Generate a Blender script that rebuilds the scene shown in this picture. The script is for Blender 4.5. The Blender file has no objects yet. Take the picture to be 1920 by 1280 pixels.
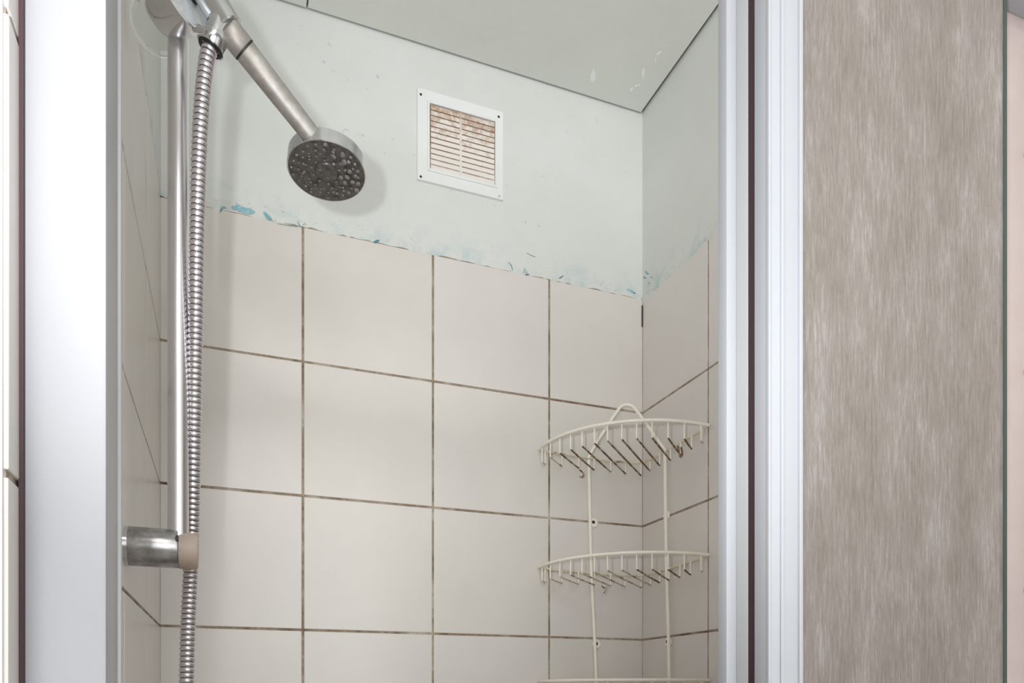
import bpy, bmesh, math, random
from mathutils import Vector, Matrix, Quaternion, noise
random.seed(7)
S = bpy.context.scene
col = S.collection

# ------------------------------------------------------------------ camera
FPX, CX, HY = 1407.0, 960.0, 1300.0           # focal length, axis and horizon of the photograph, 1920 x 1280
ZC = 1.35                                       # eye height
YAW = math.radians(20.75)
c_, s_ = math.cos(YAW), math.sin(YAW)
cam = bpy.data.cameras.new('camera'); camo = bpy.data.objects.new('camera', cam); col.objects.link(camo)
camo.location = (0, 0, ZC); camo.rotation_euler = (math.pi/2, 0, -YAW)
cam.sensor_fit = 'HORIZONTAL'; cam.sensor_width = 36; cam.lens = FPX/1920*36
cam.shift_y = (HY-640)/1920; cam.clip_start = 0.01
S.camera = camo
# ------------------------------------------------------------------ light
w = bpy.data.worlds.new('world'); S.world = w; w.use_nodes = True
w.node_tree.nodes['Background'].inputs[0].default_value = (0.93, 0.97, 1.0, 1)
w.node_tree.nodes['Background'].inputs[1].default_value = 0.6
def area(name, loc, target, sx, sy, power, colr=(1, 1, 1)):
    l = bpy.data.lights.new(name, 'AREA'); l.shape = 'RECTANGLE'; l.size = sx; l.size_y = sy
    l.energy = power; l.color = colr
    o = bpy.data.objects.new(name, l); col.objects.link(o); o.location = loc
    d = Vector(target)-Vector(loc); o.rotation_euler = d.to_track_quat('-Z', 'Y').to_euler()
    return o
area('fill_behind_camera', (-0.10, -2.2, 1.75), (0.25, 1.0, 1.95), 2.4, 1.2, 42, (0.95, 0.985, 1.0))  # added fill light through the shower opening, no window is built there
area('overhead_fill', (0.05, -0.55, 2.33), (0.05, -0.4, 0.0), 0.4, 0.4, 8, (1.0, 1.0, 1.0))  # added fill from above, brightens the upper parts; no lamp is fitted
sp = bpy.data.lights.new('camera_flash', 'SPOT'); sp.energy = 17; sp.spot_size = math.radians(95); sp.spot_blend = .9; sp.shadow_soft_size = .012; sp.color = (.96, .985, 1)
spo = bpy.data.objects.new('camera_flash', sp); col.objects.link(spo); spo.location = (-0.072, -0.01, ZC+0.036)
spo.rotation_euler = Vector((.62, 1.0, 1.0)).to_track_quat('-Z', 'Y').to_euler()
S.view_settings.view_transform = 'Standard'; S.view_settings.look = 'None'
S.view_settings.exposure = 0.04; S.view_settings.gamma = 1; S.view_settings.use_curve_mapping = False

# ------------------------------------------------------------------ helpers
def at(px, py, Y):
    r = (px-CX)/FPX; X = Y*(s_+r*c_)/(c_-r*s_); D = X*s_+Y*c_
    return Vector((X, Y, ZC+(HY-py)/FPX*D))
def atX(px, py, X):
    r = (px-CX)/FPX; Y = X*(c_-r*s_)/(s_+r*c_); D = X*s_+Y*c_
    return Vector((X, Y, ZC+(HY-py)/FPX*D))
def at_plane(px, py, A, B):                      # vertical plane through A and B
    r = (px-CX)/FPX; d = Vector((s_+r*c_, c_-r*s_))
    A2 = Vector((A.x, A.y)); e = Vector((B.x-A.x, B.y-A.y))
    t = (A2.x*e.y-A2.y*e.x)/(d.x*e.y-d.y*e.x); P = d*t; D = P.x*s_+P.y*c_
    return Vector((P.x, P.y, ZC+(HY-py)/FPX*D))
def lin(c):
    return tuple((x/255/12.92 if x/255 <= 0.04045 else ((x/255+0.055)/1.055)**2.4) for x in c)+(1,)
def link(name, bm, mats, parent=None, smooth=False, angle=40):
    me = bpy.data.meshes.new(name); bmesh.ops.recalc_face_normals(bm, faces=bm.faces[:]); bm.to_mesh(me); bm.free()
    for m in (mats if isinstance(mats, (list, tuple)) else [mats]): me.materials.append(m)
    if smooth:
        for p in me.polygons: p.use_smooth = True
        me.set_sharp_from_angle(angle=math.radians(angle))
    o = bpy.data.objects.new(name, me); col.objects.link(o)
    if parent: o.parent = parent
    return o
def place(o, parent):                             # parent that has a location: keep world-space mesh
    o.parent = parent; o.matrix_parent_inverse = parent.matrix_basis.inverted(); return o
def empty(name, loc, label, cat, group=None):
    o = bpy.data.objects.new(name, None); col.objects.link(o); o.location = loc; o.empty_display_size = .02
    o['label'] = label; o['category'] = cat
    if group: o['group'] = group
    return o
def part(name, bm, mats, root, smooth=False, label=None, angle=40):
    o = link(name, bm, mats, None, smooth, angle)
    if root.parent is None: place(o, root)
    else: o.parent = root
    if label: o['label'] = label
    return o
def box(bm, x0, x1, y0, y1, z0, z1, bev=0, mi=0):
    r = bmesh.ops.create_cube(bm, size=1)
    for v in r['verts']:
        v.co = Vector(((x0+x1)/2+v.co.x*(x1-x0), (y0+y1)/2+v.co.y*(y1-y0), (z0+z1)/2+v.co.z*(z1-z0)))
    fs = set(f for v in r['verts'] for f in v.link_faces)
    for f in fs: f.material_index = mi
    if bev:
        es = list(set(e for v in r['verts'] for e in v.link_edges))
        bmesh.ops.bevel(bm, geom=es, offset=bev, segments=2, affect='EDGES', profile=.6)
    return bm
def B(*a, **k): return box(bmesh.new(), *a, **k)
def frames(pts):
    T = []
    for i in range(len(pts)):
        a = pts[max(i-1, 0)]; b = pts[min(i+1, len(pts)-1)]; T.append((b-a).normalized())
    n = T[0].orthogonal().normalized(); N = [n]
    for i in range(1, len(pts)):
        q = T[i-1].rotation_difference(T[i]); n = (q @ n); n = (n-T[i]*n.dot(T[i])).normalized(); N.append(n)
    return T, N
def tube(bm, pts, rad, seg=10, mi=None, closed=False, caps=True):
    pts = [Vector(p) for p in pts]
    T, N = frames(pts); rings = []
    for i, p in enumerate(pts):
        r = rad[i] if isinstance(rad, (list, tuple)) else rad
        b = T[i].cross(N[i])
        rings.append([bm.verts.new(p+(N[i]*math.cos(2*math.pi*k/seg)+b*math.sin(2*math.pi*k/seg))*r) for k in range(seg)])
    for i in range(len(rings)-1):
        for k in range(seg):
            f = bm.faces.new((rings[i][k], rings[i][(k+1) % seg], rings[i+1][(k+1) % seg], rings[i+1][k]))
            if mi: f.material_index = mi[i]
    if caps:
        bm.faces.new(rings[0][::-1]); bm.faces.new(rings[-1])
    return bm
def lathe(bm, origin, axis, prof, seg=40, mi=None):   # prof: (distance along the axis, radius)
    a = Vector(axis).normalized(); n = a.orthogonal().normalized(); b = a.cross(n); o = Vector(origin); rings = []
    for (d, r) in prof:
        if r < 1e-6: rings.append([bm.verts.new(o+a*d)])
        else: rings.append([bm.verts.new(o+a*d+(n*math.cos(2*math.pi*k/seg)+b*math.sin(2*math.pi*k/seg))*r) for k in range(seg)])
    for i in range(len(rings)-1):
        A, C = rings[i], rings[i+1]
        for k in range(seg):
            k2 = (k+1) % seg
            if len(A) == 1 and len(C) == 1: continue
            if len(A) == 1: f = bm.faces.new((A[0], C[k2], C[k]))
            elif len(C) == 1: f = bm.faces.new((A[k], A[k2], C[0]))
            else: f = bm.faces.new((A[k], A[k2], C[k2], C[k]))
            if mi: f.material_index = mi[i]
    return bm
def smoothpath(P, n):
    P = [Vector(p) for p in P]; out = []
    Q = [P[0]*2-P[1]]+P+[P[-1]*2-P[-2]]
    for i in range(1, len(Q)-2):
        for k in range(n):
            t = k/n; p0, p1, p2, p3 = Q[i-1:i+3]
            out.append(0.5*((2*p1)+(p2-p0)*t+(2*p0-5*p1+4*p2-p3)*t*t+(3*p1-p0-3*p2+p3)*t**3))
    out.append(P[-1]); return out
def resample(P, step):
    L = [0]
    for i in range(1, len(P)): L.append(L[-1]+(P[i]-P[i-1]).length)
    n = max(2, int(L[-1]/step)); out = []; j = 0
    for k in range(n+1):
        t = L[-1]*k/n
        while j < len(L)-2 and L[j+1] < t: j += 1
        f = (t-L[j])/max(1e-9, L[j+1]-L[j]); out.append(P[j].lerp(P[j+1], min(1, f)))
    return out

# ------------------------------------------------------------------ materials
class NT:
    def __init__(s, name):
        s.m = bpy.data.materials.new(name); s.m.use_nodes = True; s.t = s.m.node_tree; s.n = s.t.nodes; s.l = s.t.links
        s.b = s.n['Principled BSDF']
    def set(s, **k):
        for a, v in k.items(): s.b.inputs[a.replace('_', ' ')].default_value = v
        return s
    def coord(s, scale=(1, 1, 1)):
        g = s.n.new('ShaderNodeNewGeometry'); mp = s.n.new('ShaderNodeMapping'); mp.inputs['Scale'].default_value = scale
        s.l.new(g.outputs['Position'], mp.inputs['Vector']); return mp.outputs[0]
    def noise(s, scale, detail=4, rough=.55, vec=None, dist=0):
        n = s.n.new('ShaderNodeTexNoise'); n.inputs['Scale'].default_value = scale; n.inputs['Detail'].default_value = detail
        n.inputs['Roughness'].default_value = rough; n.inputs['Distortion'].default_value = dist
        s.l.new(vec if vec else s.coord(), n.inputs['Vector']); return n.outputs['Fac']
    def ramp(s, v, stops):
        r = s.n.new('ShaderNodeValToRGB'); e = r.color_ramp.elements
        while len(e) < len(stops): e.new(.5)
        for i, (p, c) in enumerate(stops):
            e[i].position = p; e[i].color = c if len(c) == 4 else (*c, 1)
        s.l.new(v, r.inputs[0]); return r.outputs[0]
    def mix(s, f, a, b):
        m = s.n.new('ShaderNodeMix'); m.data_type = 'RGBA'
        for i, v in ((0, f), (6, a), (7, b)):
            if isinstance(v, (float, int)): m.inputs[i].default_value = v
            elif isinstance(v, tuple): m.inputs[i].default_value = v
            else: s.l.new(v, m.inputs[i])
        return m.outputs[2]
    def math(s, op, a, b=0.0):
        m = s.n.new('ShaderNodeMath'); m.operation = op
        for i, v in ((0, a), (1, b)):
            if isinstance(v, (float, int)): m.inputs[i].default_value = v
            else: s.l.new(v, m.inputs[i])
        return m.outputs[0]
    def sep(s, vec, i):
        m = s.n.new('ShaderNodeSeparateXYZ'); s.l.new(vec, m.inputs[0]); return m.outputs[i]
    def colr(s, o): s.l.new(o, s.b.inputs['Base Color']); return s
    def bump(s, h, strength, dist=.001):
        b = s.n.new('ShaderNodeBump'); b.inputs['Strength'].default_value = strength; b.inputs['Distance'].default_value = dist
        s.l.new(h, b.inputs['Height']); s.l.new(b.outputs[0], s.b.inputs['Normal']); return s
W0 = (0, 0, 0, 1); W1 = (1, 1, 1, 1)
def m_tile(name, c1, c2):
    t = NT(name); t.set(Roughness=.3, Specular_IOR_Level=.45)
    t.colr(t.ramp(t.noise(9, 5, .6), [(.3, lin(c1)), (.7, lin(c2))]))
    t.bump(t.noise(260, 2, .5), .06, .0004); return t.m
M = {}
M['tile'] = m_tile('cream_tile_glaze', (224, 218, 212), (229, 223, 217))
M['tile_b'] = m_tile('cream_tile_glaze_cooler', (224, 218, 213), (229, 223, 218))
M['tile_c'] = m_tile('cream_tile_glaze_warmer', (223, 217, 210), (228, 222, 215))
t = NT('stained_grout'); t.set(Roughness=.9)
n1 = t.noise(22, 6, .75)
t.colr(t.ramp(n1, [(.34, lin((112, 88, 68))), (.5, lin((158, 140, 122))), (.66, lin((196, 186, 172)))])); M['grout'] = t.m
def m_plaster(name, base1, base2, speckle, zedge=None):
    t = NT(name); t.set(Roughness=.75, Specular_IOR_Level=.25)
    base = t.ramp(t.noise(5, 6, .6), [(.35, lin(base1)), (.65, lin(base2))])
    sp = t.ramp(t.noise(95, 3, .7), [(.66, W0), (.73, W1)])
    patch = t.ramp(t.noise(6.5, 4, .6), [(.5, W0), (.66, W1)])
    f = t.math('MULTIPLY', sp, t.math('MULTIPLY', patch, speckle))
    out = t.mix(f, base, lin((150, 172, 174)))
    if zedge:                                      # old teal paint shows through near the top of the tiles and in the corners
        z = t.sep(t.coord(), 2)
        k = t.math('MULTIPLY', t.math('SUBTRACT', zedge+.05, z), 20.0)
        k = t.math('MINIMUM', t.math('MAXIMUM', k, 0.0), 1.0)
        th = t.ramp(t.noise(24, 5, .7, dist=.6), [(.5, W0), (.7, W1)])
        out = t.mix(t.math('MULTIPLY', t.math('MULTIPLY', k, th), .55), out, lin((166, 200, 204)))
        fl = t.ramp(t.noise(120, 4, .75, dist=1.2), [(.62, W0), (.66, W1)])
        k2 = t.math('MULTIPLY', k, k)
        out = t.mix(t.math('MULTIPLY', t.math('MULTIPLY', k2, fl), .8), out, lin((108, 150, 158)))
    t.colr(out)
    h = t.math('ADD', t.noise(60, 5, .6), t.math('MULTIPLY', t.noise(400, 2, .5), .3))
    t.bump(h, .25, .0015); return t.m
ZT = ZC+3.475*.2; ZCEIL = ZC+5.096*.2
M['plaster'] = m_plaster('painted_plaster', (223, 224, 220), (229, 230, 226), .7, ZT)
M['ceil'] = m_plaster('ceiling_board', (232, 233, 228), (237, 238, 233), .12)
M['outer'] = m_plaster('bathroom_plaster', (226, 224, 221), (230, 228, 225), 0.0)
def m_plain(name, c, rough=.5, metal=0, spec=.5, nz=None):
    t = NT(name); t.set(Roughness=rough, Metallic=metal, Specular_IOR_Level=spec)
    if nz: t.colr(t.ramp(t.noise(nz[0], 5, .6), [(.3, lin(c)), (.7, lin(nz[1]))]))
    else: t.b.inputs['Base Color'].default_value = lin(c)
    return t.m
M['gap'] = m_plain('dark_shadow_gap', (120, 118, 112), .9)
M['paintchip'] = m_plain('white_filler', (250, 251, 250), .7, nz=(60, (255, 255, 254)))
M['teal'] = m_plain('teal_paint_flake', (118, 176, 190), .6, nz=(200, (176, 214, 220)))
M['teal_dark'] = m_plain('dark_teal_crack', (66, 128, 144), .7, nz=(200, (96, 150, 160)))
M['white_alu'] = m_plain('white_lacquered_aluminium', (160, 160, 165), .35, 0, .4, nz=(3, (165, 165, 170)))
M['stile_alu'] = m_plain('bright_lacquered_aluminium', (178, 180, 186), .35, 0, .4, nz=(3, (184, 186, 192)))
M['grey_alu'] = m_plain('grey_white_aluminium', (190, 191, 192), .35, 0, .5, nz=(4, (196, 197, 198)))
M['seal'] = m_plain('dark_brown_seal', (64, 44, 48), .7)
M['pink'] = m_plain('pinkish_silicone', (186, 170, 167), .5, nz=(30, (190, 176, 173)))
M['green_edge'] = m_plain('dark_green_gasket', (58, 74, 69), .5)
t = NT('chrome'); t.set(Metallic=1, Roughness=.16); t.colr(t.ramp(t.noise(40, 4, .6), [(.35, lin((214, 214, 217))), (.7, lin((230, 230, 232)))])); M['chrome'] = t.m
t = NT('worn_satin_chrome'); t.set(Metallic=1, Roughness=.3)
t.colr(t.ramp(t.noise(70, 5, .7), [(.35, lin((150, 147, 144))), (.65, lin((198, 198, 200)))])); M['satin'] = t.m
t = NT('limescaled_chrome'); t.set(Metallic=.7, Roughness=.52)
t.colr(t.ramp(t.noise(55, 6, .7), [(.35, lin((164, 156, 149))), (.65, lin((192, 189, 184)))])); M['scaled'] = t.m
t = NT('brushed_pole_chrome'); t.set(Metallic=1, Roughness=.3); t.b.inputs['Base Color'].default_value = lin((236, 234, 238)); M['polechrome'] = t.m
M['disc'] = m_plain('cover_reflection_pale', (214, 219, 221), .3, .35)  # pale colour stands in for the light the chrome face reflects
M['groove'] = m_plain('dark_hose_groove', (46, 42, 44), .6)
t = NT('hose_steel'); t.set(Metallic=.9, Roughness=.32); t.b.inputs['Base Color'].default_value = lin((222, 216, 220)); M['hose'] = t.m
M['black'] = m_plain('black_rubber_and_shade', (30, 26, 30), .5)  # rubber and screws, also the painted shade of the clamp neck
M['face'] = m_plain('dark_grey_spray_plate', (50, 46, 43), .35, nz=(150, (104, 99, 94)))
t = NT('limescale_drops'); t.set(Roughness=.4); t.colr(t.ramp(t.noise(300, 3, .6), [(.3, lin((104, 100, 98))), (.7, lin((160, 158, 156)))])); M['nozzle'] = t.m
t = NT('yellowed_clear_plastic'); t.set(Roughness=.4, Transmission_Weight=.35, IOR=1.3); t.colr(t.ramp(t.noise(60, 4, .6), [(.3, lin((206, 184, 170))), (.7, lin((222, 206, 194)))])); M['clip'] = t.m
t = NT('clear_plastic'); t.set(Roughness=.08, Transmission_Weight=1.0, IOR=1.15); t.b.inputs['Base Color'].default_value = (.97, .98, .97, 1); M['clear'] = t.m
M['cream_wire'] = m_plain('cream_coated_wire', (250, 243, 226), .4, nz=(60, (253, 249, 238)))
def m_rust(name, lo, hi):
    t = NT(name); t.set(Roughness=.7)
    f = t.ramp(t.noise(55, 5, .7), [(lo, W0), (hi, W1)])
    r = t.ramp(t.noise(160, 4, .7), [(.35, lin((78, 52, 36))), (.55, lin((116, 82, 54))), (.7, lin((190, 140, 76)))])
    t.colr(t.mix(f, lin((226, 216, 190)), r)); return t.m
M['rust_heavy'] = m_rust('heavily_rusted_wire', .33, .5)
M['rust_mid'] = m_rust('half_rusted_wire', .5, .62)
M['rust_light'] = m_rust('lightly_rusted_wire', .56, .66)
M['vent'] = m_plain('white_vent_plastic', (240, 240, 240), .4, nz=(12, (244, 244, 242)))
t = NT('dirty_vent_plastic'); t.set(Roughness=.6)
n = t.noise(85, 6, .75); z = t.sep(t.coord(), 2)
k = t.math('MULTIPLY', t.math('SUBTRACT', z, ZC+.845), 9.0)
f = t.ramp(t.math('ADD', n, t.math('MULTIPLY', k, .35)), [(.62, W0), (.88, W1)])
t.colr(t.mix(f, lin((240, 233, 226)), lin((176, 138, 108)))); M['vent_dirty'] = t.m
t = NT('vent_dust'); t.set(Roughness=.9)
z = t.sep(t.coord(), 2); k = t.math('MULTIPLY', t.math('SUBTRACT', z, ZC+.822), 9.0)
f = t.ramp(t.math('ADD', t.noise(50, 5, .7), k), [(.3, W0), (.85, W1)])
t.colr(t.mix(f, lin((238, 229, 224)), lin((150, 116, 88)))); M['vent_dust'] = t.m
# frosted, vertically brushed acrylic
def m_frost(name, tint):
    t = NT(name)
    fine = t.noise(1, 3, .7, t.coord((1100, 1100, 110))); streak = t.noise(1, 5, .65, t.coord((420, 420, 34))); blotch = t.noise(1, 4, .6, t.coord((34, 34, 13)))
    f = t.math('ADD', t.math('MULTIPLY', fine, .3), t.math('ADD', t.math('MULTIPLY', streak, .45), t.math('MULTIPLY', blotch, .3)))
    scale = t.ramp(f, [(.40, (.38,)*3+(1,)), (.66, (.52,)*3+(1,))])
    t.set(Roughness=.16, Transmission_Weight=1.0, IOR=1.3, Specular_IOR_Level=.4)
    t.b.inputs['Base Color'].default_value = lin(tint)
    t.bump(fine, .3, .0004)
    d = t.n.new('ShaderNodeBsdfDiffuse')
    spots = t.ramp(t.math('ADD', t.math('MULTIPLY', t.noise(1, 4, .7, t.coord((700, 700, 70))), .7), t.math('MULTIPLY', blotch, .4)), [(.62, W0), (.74, W1)])
    t.l.new(t.mix(t.math('MULTIPLY', spots, .4), t.ramp(f, [(.38, lin((168, 158, 150))), (.55, lin((184, 175, 169))), (.70, lin((204, 201, 200)))]), lin((226, 224, 222))), d.inputs[0])
    mx = t.n.new('ShaderNodeMixShader'); t.l.new(scale, mx.inputs[0]); t.l.new(t.b.outputs[0], mx.inputs[1]); t.l.new(d.outputs[0], mx.inputs[2])
    t.l.new(mx.outputs[0], t.n['Material Output'].inputs[0]); return t.m
M['frost'] = m_frost('frosted_acrylic', (200, 192, 185))
M['floor'] = m_plain('grey_floor_tile', (150, 146, 140), .5, nz=(8, (160, 156, 150)))

# ------------------------------------------------------------------ the room
XL, XR, YB = -0.0886, 0.6848, 1.1567
h = .2; ROWS = [ZC+(.475+k)*h for k in range(-7, 4)]     # horizontal joints, the last one is the top edge of the tiles
GR = .0011; G = .0017                                     # recess of the joints, half their width
TH = .006
YOUT = -2.4
def structure(name, bm, m):
    o = link(name, bm, m); o['kind'] = 'structure'; return o
wall_back = structure('wall_back', B(XL-.1, XR+.1, YB+GR, YB+.1, 0, ZCEIL+.06), M['grout'])
YL = .378
wall_left = structure('wall_left', B(XL-.1, XL-GR, YL+.003, YB+.1, 0, ZCEIL+.06), M['grout'])
wall_right = structure('wall_right', B(XR+GR, XR+.1, .10, YB+.1, 0, ZCEIL+.06), M['grout'])
structure('wall_far_left', B(-1.4, -1.3, YOUT-.1, YL+.1, 0, ZCEIL+.06), M['outer'])
structure('wall_return', B(-1.3, XL-GR-.0005, YL-.0005, YL+.1, 0, ZCEIL+.06), M['outer'])
structure('wall_front', B(-1.4, 1.7, YOUT-.1, YOUT, 0, ZCEIL+.06), M['outer'])
structure('wall_outer', B(1.6, 1.7, YOUT, .12, 0, ZCEIL+.06), M['outer'])
structure('wall_partition', B(XR+.1, 1.7, .10, .2, 0, ZCEIL+.06), M['outer'])
structure('floor', B(-1.4, 1.7, YOUT-.1, YB+.1, -.05, 0), M['floor'])
def tile_bm(a, b, z0, z1, side, lift):
    bm = bmesh.new()
    if side == 'back': box(bm, a, b, YB-lift, YB-lift+TH, z0, z1, .0009)
    elif side == 'left': box(bm, XL-TH+lift, XL+lift, a, b, z0, z1, .0009)
    else: box(bm, XR-lift, XR-lift+TH, a, b, z0, z1, .0009)
    return bm
XJ = [XL, .5245*h, 1.522*h, 2.527*h, XR]
YJ = [YB-.1925*k for k in range(0, 4)]+[YL]; YJR = [YB-.1925*k for k in range(0, 6)]
rz = [0.02]+ROWS
def tiles(parent, J, side):
    for i in range(len(J)-1):
        a, b = sorted((J[i], J[i+1]))
        for k in range(len(rz)-1):
            if rz[k+1]-rz[k] < .02: continue
            top = k == len(rz)-2
            lift = random.uniform(-.0003, .0003)
            bm = tile_bm(a+(G if a not in (XL,) else 0), b-(G if b not in (XR, YB) else 0), rz[k]+G, rz[k+1]-(0 if top else G), side, lift)
            o = link('tile', bm, M[random.choice(['tile', 'tile', 'tile_b', 'tile_c'])]); o.parent = parent
tiles(wall_back, XJ, 'back'); tiles(wall_left, YJ, 'left'); tiles(wall_right, YJR, 'right')
# plaster above the tiles: a slightly uneven coat with a ragged lower edge
def plaster(parent, a, b, side, label=None):
    bm = bmesh.new(); n = int((b-a)/.006); top = ZCEIL+.006; prev = None; rows = [0, .02, .08, .2, 1]
    grid = []
    for i in range(n+1):
        u = a+(b-a)*i/n; colv = []
        edge = ZT+.0005+.0045*noise.noise((u*38, 3.1 if side == 'back' else 9.7, 0))+.002*noise.noise((u*160, 1, 5))
        if side == 'right': edge -= .0055+.004*noise.noise((u*20, 7, 1))
        for j, f in enumerate(rows):
            z = edge+(top-edge)*f
            off = .0012 if j else -.0002
            if side == 'back': p = (u, YB-off, z)
            elif side == 'left': p = (XL+off, u, z)
            else: p = (XR-off, u, z)
            colv.append(bm.verts.new(p))
        grid.append(colv)
    for i in range(n):
        for j in range(len(rows)-1):
            bm.faces.new((grid[i][j], grid[i+1][j], grid[i+1][j+1], grid[i][j+1]))
    r = bmesh.ops.extrude_face_region(bm, geom=bm.faces[:])
    d = {'back': Vector((0, .005, 0)), 'left': Vector((-.005, 0, 0)), 'right': Vector((.005, 0, 0))}[side]
    for v in r['geom']:
        if isinstance(v, bmesh.types.BMVert): v.co += d
    o = link('plaster', bm, M['plaster'], parent); return o
pl_b = plaster(wall_back, XL, XR, 'back'); plaster(wall_left, YL, YB, 'left'); plaster(wall_right, .1, YB, 'right')
# ceiling: boards that stop a few millimetres short of the walls
ceiling = structure('ceiling', B(-1.4, 1.7, YOUT-.1, YB+.1, ZCEIL+.012, ZCEIL+.08), M['gap'])
link('ceiling_panel', B(-1.3, .1094, YOUT, YL-.003, ZCEIL, ZCEIL+.012, .0008), M['ceil'], ceiling)
link('ceiling_panel', B(XL+.003, .1090, YL-.001, YB-.0052, ZCEIL, ZCEIL+.012, .0008), M['ceil'], ceiling)
link('ceiling_panel', B(.1115, XR-.0062, .1, YB-.0052, ZCEIL+.0006, ZCEIL+.012, .0008), M['ceil'], ceiling)
link('ceiling_panel', B(.1115, 1.6, YOUT, .0985, ZCEIL+.0003, ZCEIL+.012, .0008), M['ceil'], ceiling)
def onceil(px, py):
    r = (px-CX)/FPX; D = (ZCEIL-ZC)*FPX/(HY-py); X = r*D
    return Vector((X*c_+D*s_, -X*s_+D*c_, ZCEIL))
def blob(pts, width, mat, parent, normal, name, th=.0008):
    """A thin irregular smear along pts."""
    P = resample(smoothpath(pts, 6), .002); n = Vector(normal); bm = bmesh.new(); L = []
    T, _ = frames(P)
    for i, p in enumerate(P):
        f = math.sin(math.pi*(i+.6)/(len(P)+.2))**.6; q = T[i].cross(n).normalized()
        a = width(i/(len(P)-1))*f*(1+.5*noise.noise(p*300)); b = width(i/(len(P)-1))*f*(1+.5*noise.noise(p*300+Vector((9, 9, 9))))
        L.append([bm.verts.new(p+q*a), bm.verts.new(p+n*th), bm.verts.new(p-q*b)])
    for i in range(len(L)-1):
        bm.faces.new((L[i][0], L[i+1][0], L[i+1][1], L[i][1])); bm.faces.new((L[i][1], L[i+1][1], L[i+1][2], L[i][2]))
    o = link(name, bm, mat, parent, True); return o
dn = (0, 0, -1)
for pts, wf in (([(1113, 128), (1112, 142), (1112, 154)], lambda t: .002+.004*t), ([(1207, 127), (1206, 137), (1205, 148)], lambda t: .0026),
                ([(1188, 164), (1184, 168), (1183, 172)], lambda t: .0026), ([(1229, 119), (1229, 112), (1230, 106)], lambda t: .0014),
                ([(1232, 103), (1237, 99), (1240, 97)], lambda t: .0018), ([(1200, 159), (1194, 161), (1190, 163)], lambda t: .0007)):
    blob([onceil(*p)+Vector((0, 0, .0004)) for p in pts], wf, M['paintchip'], ceiling, dn, 'filler_spot')
YP = YB-.0013
def wallsmear(pts, wd, mat, name='paint_flake'):
    blob([at(px, py, YP) for px, py in pts], (lambda t: wd), mat, wall_back, (0, -1, 0), name, .0006)
wallsmear([(434, 388), (448, 391), (462, 395), (478, 398)], .0045, M['teal'])
wallsmear([(437, 389), (455, 393), (476, 398)], .0014, M['teal_dark'])
wallsmear([(494, 397), (501, 404), (510, 412)], .0028, M['teal'])
wallsmear([(496, 400), (502, 406), (509, 412)], .0011, M['teal_dark'])
wallsmear([(413, 393), (418, 388), (425, 390)], .0012, M['teal'])
wallsmear([(412, 398), (417, 391)], .0005, M['teal_dark'])
wallsmear([(558, 413), (561, 421), (566, 426)], .0005, M['teal_dark'])
wallsmear([(520, 419), (540, 422), (560, 425)], .0004, M['teal_dark'])
wallsmear([(701, 454), (706, 452), (711, 450)], .0014, M['teal_dark'])
wallsmear([(953, 491), (959, 498), (961, 507)], .0008, M['teal_dark'])
wallsmear([(987, 474), (995, 478), (1004, 482)], .0006, M['teal_dark'])
wallsmear([(985, 515), (992, 514)], .0009, M['teal_dark'])
wallsmear([(1048, 522), (1056, 517)], .001, M['teal_dark'])
wallsmear([(1175, 542), (1183, 545), (1190, 549)], .002, M['teal'])
wallsmear([(1186, 548), (1192, 550)], .0012, M['teal_dark'])
for px, py, wd, mt in ((1212, 511, .0022, 'teal'), (1214, 513, .001, 'teal_dark'), (1222, 520, .0014, 'teal'), (1209, 521, .0009, 'teal_dark'), (1217, 531, .0015, 'teal')):
    p = atX(px, py, XR-.0013); blob([p-Vector((0, .004, .003)), p+Vector((0, .004, .004))], (lambda t, wd=wd: wd), M[mt], wall_right, (-1, 0, 0), 'paint_flake', .0006)
# the dark open joint in the back right corner
g = atX(1203, 0, XR); link('corner_crack', B(XR-.0022, XR-.0004, YB-.0016, YB+.002, ZC+(HY-613)/FPX*1.324, ZC+(HY-573)/FPX*1.324), M['seal'], wall_back)

# ------------------------------------------------------------------ shower enclosure frame and the fixed frosted panel
ZH = 1.97
enc = empty('shower_enclosure', (XL, .42, 0), 'white aluminium shower enclosure frame with a fixed frosted panel on the right', 'shower enclosure')
bm = B(XL, -.0536, .400, .440, 0, ZH, .0018)
part('jamb', bm, M['white_alu'], enc, True, 'wide white upright against the left wall')
bm = B(XL, -.0558, .4395, .4560, 0, ZH, .0015); box(bm, XL, -.0536, .4515, .4560, 0, ZH, .0008)
part('jamb_channel', bm, M['grey_alu'], enc, True, 'grey inner channel of the left upright')
part('wall_seal', B(XL, XL+.002, .3965, .4005, 0, ZH), M['seal'], enc, label='dark joint line between upright and tiles')
part('jamb', B(XR-.0345, XR, .478, .530, 0, ZH, .0018), M['pink'], enc, True, 'narrow pinkish white upright against the right wall')
part('gasket', B(.6312, .6356, .4590, .4640, .02, ZH), M['green_edge'], enc, label='dark green gasket beside the right upright')
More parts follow.
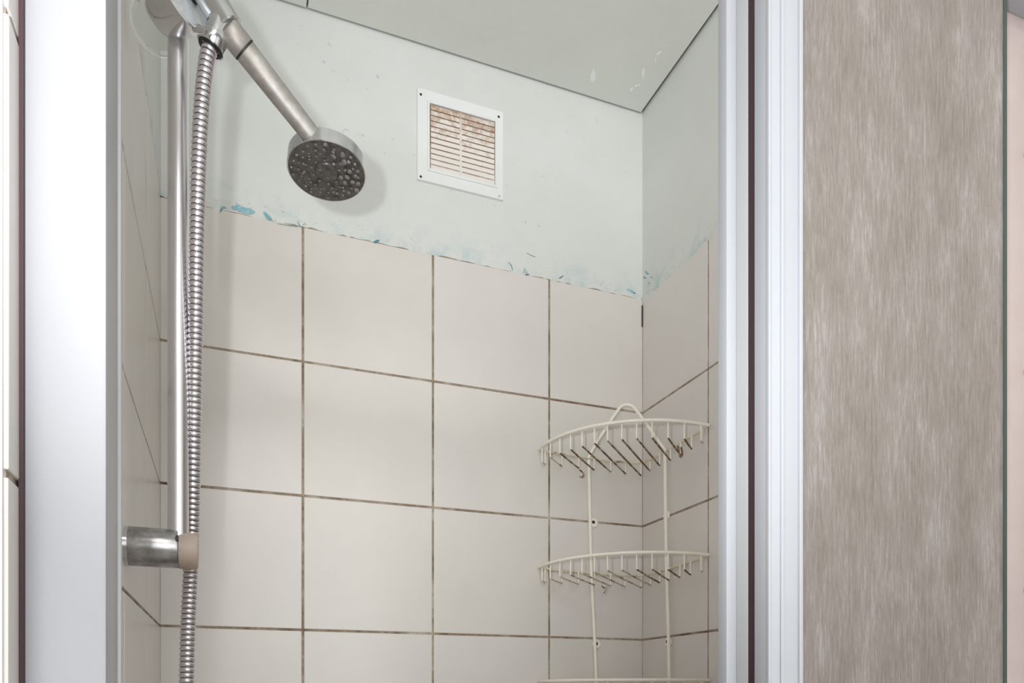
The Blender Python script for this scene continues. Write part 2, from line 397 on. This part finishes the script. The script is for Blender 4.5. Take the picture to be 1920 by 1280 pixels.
# front stile: ribbed face
bm = B(.3728, .4038, .452, .4665, .02, ZH, .0012)
for xa, xb, dy in ((.3726, .3752, .0022), (.3845, .3880, .0018), (.4012, .4042, .0022)): box(bm, xa, xb, .452-dy, .4535, .02, ZH, .0007)
part('stile', bm, M['stile_alu'], enc, True, 'bright white ribbed upright at the edge of the frosted panel')
part('edge_trim', B(.4042, .4072, .4525, .458, .02, ZH, .0008), M['pink'], enc, True, 'thin pinkish strip along the frosted panel')
part('glass_panel', B(.404, .6312, .4595, .4625, .03, ZH-.01), M['frost'], enc, label='frosted greyish brown panel with vertical streaks')
part('header_rail', B(XL, XR, .446, .505, ZH, ZH+.04, .002), M['white_alu'], enc)
part('bottom_rail', B(XL, XR, .446, .505, 0, .03, .002), M['white_alu'], enc)
door = empty('sliding_door', (.41, .482, .03), 'frosted sliding shower door pushed open behind the fixed panel', 'shower door')
bm = B(.3740, .4490, .4755, .4900, .035, ZH-.002, .001)
part('stile', bm, M['grey_alu'], door, True, 'light grey upright of the sliding door')
part('grip_edge', B(.3650, .3745, .4895, .5010, .035, ZH-.002, .0015), M['stile_alu'], door, True, 'white grip edge of the sliding door')
part('brush_seal', B(.3745, .3960, .4668, .4755, .035, ZH-.002), M['seal'], door, label='dark brown brush seal strip')
part('glass_panel', B(.449, XR-.05, .4800, .4830, .04, ZH-.006), M['frost'], door)

# ------------------------------------------------------------------ shower rail on the left wall
YR = .771; XB = -.0436; RB = .0093
zlo = ZC+(HY-1029)/FPX*.7055
zhi = ZC+.655
rail = empty('shower_rail', (XL, YR, zlo), 'chrome riser rail standing on a round wall bracket at the left wall', 'shower rail')
bm = tube(bmesh.new(), [(XB, YR, zlo), (XB, YR, zhi)], RB, 32)
part('pole', bm, M['polechrome'], rail, True)
rb = .0180
part('wall_bracket', lathe(bmesh.new(), (XL, YR, zlo), (1, 0, 0), [(0, 0), (0, rb*.97), (.001, rb), (.0445, rb), (.0455, rb*.97), (.0455, 0)], 48), M['satin'], rail, True, 'satin chrome cylinder bracket')
part('bracket_rim', lathe(bmesh.new(), (XL, YR, zlo), (1, 0, 0), [(0, 0), (0, rb*1.02), (.0035, rb*1.02), (.0035, 0)], 48), M['chrome'], rail, True)
part('end_sleeve', lathe(bmesh.new(), (XL+.0458, YR+.002, zlo-.001), (1, 0, 0), [(0, 0), (0, rb*.93), (.001, rb*.95), (.0150, rb*.95), (.0165, rb*.88), (.0165, 0)], 48), M['clip'], rail, True, 'yellowed pinkish plastic end sleeve')
part('bracket_gap', B(XL+.0440, XL+.0462, YR-.0184, YR-.010, zlo+.0045, zlo+.0095), M['black'], rail)

# hand shower holder at the top of the rail
HC = at(344.5, -6, .745)
nn = Vector((.69, -.68, .265)).normalized()
holder = empty('hand_shower_holder', (XB, YR, ZC+.64), 'polished chrome round slider clamp holding the hand shower at the rail top', 'shower holder')
R0 = .0290
part('clamp_body', lathe(bmesh.new(), HC, nn, [(-.036, 0), (-.0355, .009), (-.033, .0145), (-.027, .0192), (-.017, .0240), (-.008, .0272), (-.003, R0), (-.0008, R0), (0, R0-.0012)], 56), M['chrome'], holder, True)
part('cover_disc', lathe(bmesh.new(), HC, nn, [(-.0005, R0-.0016), (.0004, R0-.0020), (.0022, R0*.6), (.0030, 0)], 56), M['disc'], holder, True, 'disc cover of the clamp, its bright reflection painted pale')
# clear plastic ring behind the clamp
rc = at(296, 46, .790); bm = bmesh.new(); rn = Vector((.25, -.80, -.35)).normalized(); ra = .0245
lathe(bm, rc, rn, [(-.0022, 0), (-.0022, ra-.0015), (-.0012, ra), (.0012, ra), (.0022, ra-.0015), (.0010, ra-.0035), (-.0008, ra-.005), (-.0008, 0)], 56)
part('clear_ring', bm, M['clear'], holder, True, 'clear plastic disc behind the clamp')
a = at(364, 54, .738); b = at(387, 60, .728)
part('lever', tube(bmesh.new(), [a, a.lerp(b, .3), a.lerp(b, .75), b], [.0025, .0042, .0036, .0015], 16), M['chrome'], holder, True)
# socket of the holder: a short clip the connector sits in
A0 = at(378, -28, .742); A1 = at(432, 56, .738)
d = (A1-A0).normalized()
part('socket', lathe(bmesh.new(), A0, d, [(0, 0), (0, .0105), (.002, .0125), ((A1-A0).length*.55, .0135), ((A1-A0).length-.001, .0128), ((A1-A0).length, .0118), ((A1-A0).length, 0)], 40), M['chrome'], holder, True)
part('clamp_neck', tube(bmesh.new(), [HC+Vector((.004, .006, .012)), A0.lerp(A1, .25)], .0085, 20), M['black'], holder, True, 'neck painted black as the shaded gap between clamp and socket')  # black colour puts the shade of the gap onto this neck

# ------------------------------------------------------------------ hand shower
hs = empty('hand_shower', at(450, 85, .742), 'round chrome hand shower with dark limescaled spray face pointing down', 'hand shower')
H0 = at(438, 66, .738); H1 = at(462, 100, .741); E = at(574, 243, .768)
d1 = (E-at(448, 82, .7395)).normalized()
H0 = at(443, 74, .7392)
part('collar', lathe(bmesh.new(), H0-d1*.010, d1, [(0, 0), (0, .0102), (.0015, .0112), (.0175, .0114), (.0185, .0108), (.0185, 0)], 40), M['scaled'], hs, True, 'limescaled chrome collar')
part('ring', lathe(bmesh.new(), H0+d1*.0085, d1, [(0, 0), (0, .0112), (.0014, .0112), (.0014, 0)], 40), M['black'], hs, True, 'thin black ring')
L = (E-(H0+d1*.0096)).length
bm = lathe(bmesh.new(), H0+d1*.0098, d1, [(0, 0), (0, .0102), (.001, .0107), (L*.5, .0102), (L, .0095), (L+.008, .0090), (L+.008, 0)], 40)
part('handle', bm, M['scaled'], hs, True)
# head: disc facing down
nrm = Vector((-.0405, -.1120, -.9929)).normalized()
HCn = Vector((.0962, .7977, ZC+.5416)); RH = .0398; TK = .0148
part('shower_head', lathe(bmesh.new(), HCn, -nrm, [(.0008, RH-.0020), (0, RH-.0007), (.0006, RH), (TK-.0006, RH*.99), (TK, RH*.97), (TK+.0015, RH*.7), (TK+.002, 0)], 64), M['chrome'], hs, True, 'bright chrome rim of the shower head')
bm = lathe(bmesh.new(), HCn, nrm, [(-.0009, RH-.0009), (-.0003, RH-.0010), (0, RH*.93), (-.0003, RH*.85), (-.0006, .012), (.0007, .011), (.0009, .0)], 64)
face = part('spray_face', bm, M['face'], hs, True, 'dark spray plate')
e1 = nrm.orthogonal().normalized(); e2 = nrm.cross(e1)
for rr, cnt in ((.0065, 6), (.0150, 10), (.0215, 15), (.0248, 12), (.0285, 20), (.0338, 24)):
    for k in range(cnt):
        an = 2*math.pi*k/cnt+rr*90
        p = HCn+(e1*math.cos(an)+e2*math.sin(an))*rr*random.uniform(.93, 1.07)
        q = random.uniform(.0008, .0016)+(random.uniform(0, .0018) if (p-HCn).x+(HCn-p).y*.5 > .008 else 0)
        bm = bmesh.new(); bmesh.ops.create_icosphere(bm, subdivisions=1, radius=1)
        for v in bm.verts: v.co = p+nrm*.0004+Vector((v.co.x*q, v.co.y*q*random.uniform(.8, 1.2), v.co.z*q*.7))
        o = link('nozzle', bm, M['nozzle'], face, True)
# hose connector on the handle
N0 = at(415, 40, .738); N1 = at(394, 91, .741); d2 = (N1-N0).normalized(); LN = (N1-N0).length
part('hose_nut', lathe(bmesh.new(), N0, d2, [(0, 0), (-.004, .004), (-.002, .0092), (.0025, .0106), (LN*.5, .0108), (LN*.5+.0003, .0103), (LN*.5+.0010, .0103), (LN*.5+.0013, .0116), (LN-.001, .0124), (LN, .0118), (LN-.002, .0086), (LN-.004, 0)], 40), M['chrome'], hs, True)
part('nut_washer', lathe(bmesh.new(), N1-d2*.0012, d2, [(0, .0084), (0, .0112), (.0013, .0106), (.0013, .0080)], 40), M['black'], hs, True, 'black rubber washer under the nut')

# hose
hp = [N1-d2*.004, at(388, 112, .741), at(379, 190, .744), at(373, 300, .750), at(369, 450, .758), at(367, 600, .766), at(364, 760, .776), at(362, 900, .788), at(360, 1000, .801), at(357, 1080, .802),
      at(352.5, 1180, .795), at(350, 1280, .79), at(348, 1420, .785), at(347, 1640, .78), at(346, 1900, .775)]
P = resample(smoothpath(hp, 12), .0052/6)
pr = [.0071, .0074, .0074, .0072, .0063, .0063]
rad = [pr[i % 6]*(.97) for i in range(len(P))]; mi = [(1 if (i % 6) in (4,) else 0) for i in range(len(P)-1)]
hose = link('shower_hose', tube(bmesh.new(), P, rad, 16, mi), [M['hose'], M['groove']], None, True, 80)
hose['label'] = 'ribbed chrome shower hose hanging down beside the rail'; hose['category'] = 'shower hose'

# ------------------------------------------------------------------ vent grille on the back wall
vx0 = at(781, 171, YB).x; vx1 = at(941, 214, YB).x; vz1 = ZC+4.742*.2; vz0 = ZC+4.027*.2
vent = empty('vent_grille', ((vx0+vx1)/2, YB, vz0), 'square white vent grille with rust-stained slats high on the back wall', 'vent')
y1 = YB-.0012; cxv = (vx0+vx1)/2
bw = .0195
bm = bmesh.new()
for (a, b_, z0, z1) in ((vx0, vx0+bw, vz0, vz1), (vx1-bw*.72, vx1, vz0, vz1), (vx0+bw, vx1-bw*.72, vz1-bw, vz1), (vx0+bw, vx1-bw*.72, vz0, vz0+bw*1.05)):
    box(bm, a, b_, y1-.0050, y1, z0, z1)
bmesh.ops.remove_doubles(bm, verts=bm.verts, dist=1e-5)
part('outer_frame', bm, M['vent'], vent)
ix0, ix1, iz0, iz1 = vx0+bw, vx1-bw*.72, vz0+bw*1.05, vz1-bw
bm = bmesh.new()
for (a, b_, z0, z1) in ((ix0-.004, ix0, iz0-.004, iz1+.004), (ix1, ix1+.004, iz0-.004, iz1+.004), (ix0, ix1, iz1, iz1+.004), (ix0, ix1, iz0-.004, iz0)):
    box(bm, a, b_, y1-.0068, y1-.0045, z0, z1, .0006)
part('inner_rim', bm, M['vent'], vent, True)
part('insect_screen', B(ix0, ix1, y1-.0024, y1, iz0, iz1), M['vent_dust'], vent, label='brown dusty screen behind the slats')
part('centre_bar', B(cxv-.0022, cxv+.0010, y1-.0052, y1-.001, iz0, iz1, .0004), M['vent_dirty'], vent)
NS = 12; pitch = (iz1-iz0)/NS
for (a, b_) in ((ix0+.0025, cxv-.0022), (cxv+.0010, ix1-.001)):
    for k in range(NS):
        zc = iz0+pitch*(k+.5)
        bm = bmesh.new(); r = bmesh.ops.create_cube(bm, size=1)
        for v in r['verts']:
            yy = v.co.y*.0012; zz = v.co.z*pitch*.7
            q = Matrix.Rotation(math.radians(8), 3, 'X') @ Vector((0, yy, zz))
            v.co = Vector((a+(b_-a)*(v.co.x+.5), y1-.0034+q.y, zc+q.z))
        o = part('slat', bm, M['vent_dirty'], vent)
for i, (px, py) in enumerate(((789, 177), (935, 219), (789, 331), (936, 368))):
    p = at(px, py, y1-.005); bm = bmesh.new()
    lathe(bm, p, (0, -1, 0), [(-.001, 0), (-.001, .0019), (.0004, .0019), (.0008, .001), (.0008, 0)], 16)
    part('screw', bm, M['black'] if i < 3 else M['grey_alu'], vent, True)

# ------------------------------------------------------------------ wire corner rack
C0 = Vector((XR-.0045, YB-.0045, 0)); U = Vector((1, 1, 0)).normalized(); V = Vector((1, -1, 0)).normalized()
rack = empty('corner_rack', (C0.x-.1, C0.y-.1, ZC), 'cream coated wire corner rack with rusty shelves in the back right corner', 'corner rack')
def arcpt(t, z, R=.196):
    r = R+.012*math.sin(2*t); return C0+Vector((-r*math.cos(t), -r*math.sin(t), z))
def shelf(z, rust, lab):
    P = [arcpt(math.radians(x), z) for x in range(0, 91, 5)]
    zb = z-.003; k = .035
    back = [P[-1], C0+Vector((-.001, -.16, zb)), C0+Vector((-.002, -k*1.6, zb-.002)), C0+Vector((-k*.35, -k*.45, zb-.003)), C0+Vector((-k*1.6, -.002, zb-.002)), C0+Vector((-.16, -.001, zb)), P[0]]
    bm = tube(bmesh.new(), P, .0025, 10)
    tr = part('wire_shelf', bm, M['cream_wire'], rack, True, lab)
    bp = smoothpath(back[:3], 3)+smoothpath(back[2:5], 5)[1:]+smoothpath(back[4:], 3)[1:]
    o = link('back_rail', tube(bmesh.new(), bp, .0019, 8), [M['rust_light']], tr, True); o['label'] = 'rear rail with rust spots'
    dz = .0245
    for j in range(13):
        wv = -.129+j*.0215
        # distance of the front arc along the diagonal
        R = .205-.008*abs(wv)/.13; a0 = -math.sqrt(R*R-wv*wv)+.001; a1 = -abs(wv)-.004
        bend = random.uniform(-.0012, .0012)
        f = C0+U*a0+V*wv; g_ = C0+U*a1+V*(wv+bend)
        zr = z
        pts = [f+Vector((0, 0, zr)), f+Vector((0, 0, zr-dz+.003)), f+U*.001+Vector((0, 0, zr-dz+.0008)), f+U*.004+Vector((0, 0, zr-dz)),
               f.lerp(g_, .5)+Vector((0, 0, zr-dz-.0004)), g_-U*.004+Vector((0, 0, zr-dz)), g_-U*.001+Vector((0, 0, zr-dz+.0008)), g_+Vector((0, 0, zr-dz+.003)), g_+Vector((0, 0, zb))]
        mi = [0, 0, 1, 1, 1, 1, 0, 0]
        heavy = (rust == 2 and 2 <= j <= 11) or (rust == 1 and 8 <= j <= 11)
        mid = (rust == 2) or (rust == 1 and 3 <= j)
        rm = M['rust_heavy'] if heavy else (M['rust_mid'] if mid else M['rust_light'])
        o = link('basket_wire', tube(bmesh.new(), pts, [.0013, .0013, .0013]+[.0013]*3+[.0013]*3, 8, mi), [M['cream_wire'], rm], tr, True, 60)
        if heavy: o['label'] = 'basket wire with brown rusted bottom'
    return tr
s1 = shelf(ZC+.4060, 2, 'top wire shelf with dark rusty bottom wires')
s2 = shelf(ZC+.2100, 1, 'middle wire shelf with some rusty wires')
s3 = shelf(ZC+.0205, 0, 'lower wire shelf')
# loose curled ends of coating
def curl(pts, rad, sh):
    o = link('broken_wire_end', tube(bmesh.new(), smoothpath(pts, 4), rad, 7), M['rust_heavy'], sh, True); o['label'] = 'dark broken wire end'
YC1 = 1.115
curl([at(1086, 880, YC1), at(1091, 884, YC1), at(1094, 889, YC1), at(1092, 894, YC1), at(1087, 893, YC1)], .0012, s1)
curl([at(1271, 836, 1.0), at(1275, 856, 1.0), at(1279, 851, 1.0), at(1277, 838, 1.0)], .0013, s1)
curl([at(1128, 1098, 1.10), at(1133, 1102, 1.10), at(1138, 1099, 1.10)], .0011, s2)
curl([at(1133, 1100, 1.10), at(1135, 1107, 1.10), at(1132, 1112, 1.10)], .0008, s2)
YU = YB-.0075; XU = XR-.0075
lp = [at(1104, 862, YU), at(1106, 960, YU), at(1109, 1080, YU), at(1114, 1180, YU), at(1118, 1280, YU), at(1120, 1345, YU)]
rp = [atX(1246.5, 842, XU), atX(1248, 960, XU), atX(1250, 1080, XU), atX(1253, 1180, XU), atX(1255, 1280, XU), atX(1256.5, 1340, XU)]
part('upright', tube(bmesh.new(), smoothpath(lp, 4), .0030, 12), M['cream_wire'], rack, True)
part('upright', tube(bmesh.new(), smoothpath(rp, 4), .0030, 12), M['cream_wire'], rack, True)
hk = [(1103, 859), (1115, 836), (1138, 800), (1158, 770), (1166, 761), (1176, 758.5), (1185, 761), (1193, 769), (1215, 799), (1236, 829), (1246.5, 842)]
part('hanging_loop', tube(bmesh.new(), smoothpath([at_plane(x, y, lp[0], rp[0]) for x, y in hk], 4), .0028, 12), M['cream_wire'], rack, True)
for (px, py) in ((1112, 980), (1117.5, 1207)):
    p = at(px, py, YB-.0008); q = part('fixing_pad', lathe(bmesh.new(), p, (0, -1, 0), [(0, 0), (0, .0085), (.002, .0085), (.0036, .0070), (.0036, 0)], 28), M['cream_wire'], rack, True)
    o = link('screw', lathe(bmesh.new(), p+Vector((-.001, 0, .0005)), (0, -1, 0), [(.003, 0), (.003, .0030), (.0044, .0026), (.0046, 0)], 16), M['groove'], q, True)
for (px, py) in ((1251, 966), (1254.5, 1203)):
    p = atX(px, py, XR-.0008); q = part('fixing_pad', lathe(bmesh.new(), p, (-1, 0, 0), [(0, 0), (0, .0085), (.002, .0085), (.0036, .0070), (.0036, 0)], 28), M['cream_wire'], rack, True)
    o = link('screw', lathe(bmesh.new(), p+Vector((0, .001, .0005)), (-1, 0, 0), [(.003, 0), (.003, .0030), (.0044, .0026), (.0046, 0)], 16), M['groove'], q, True)
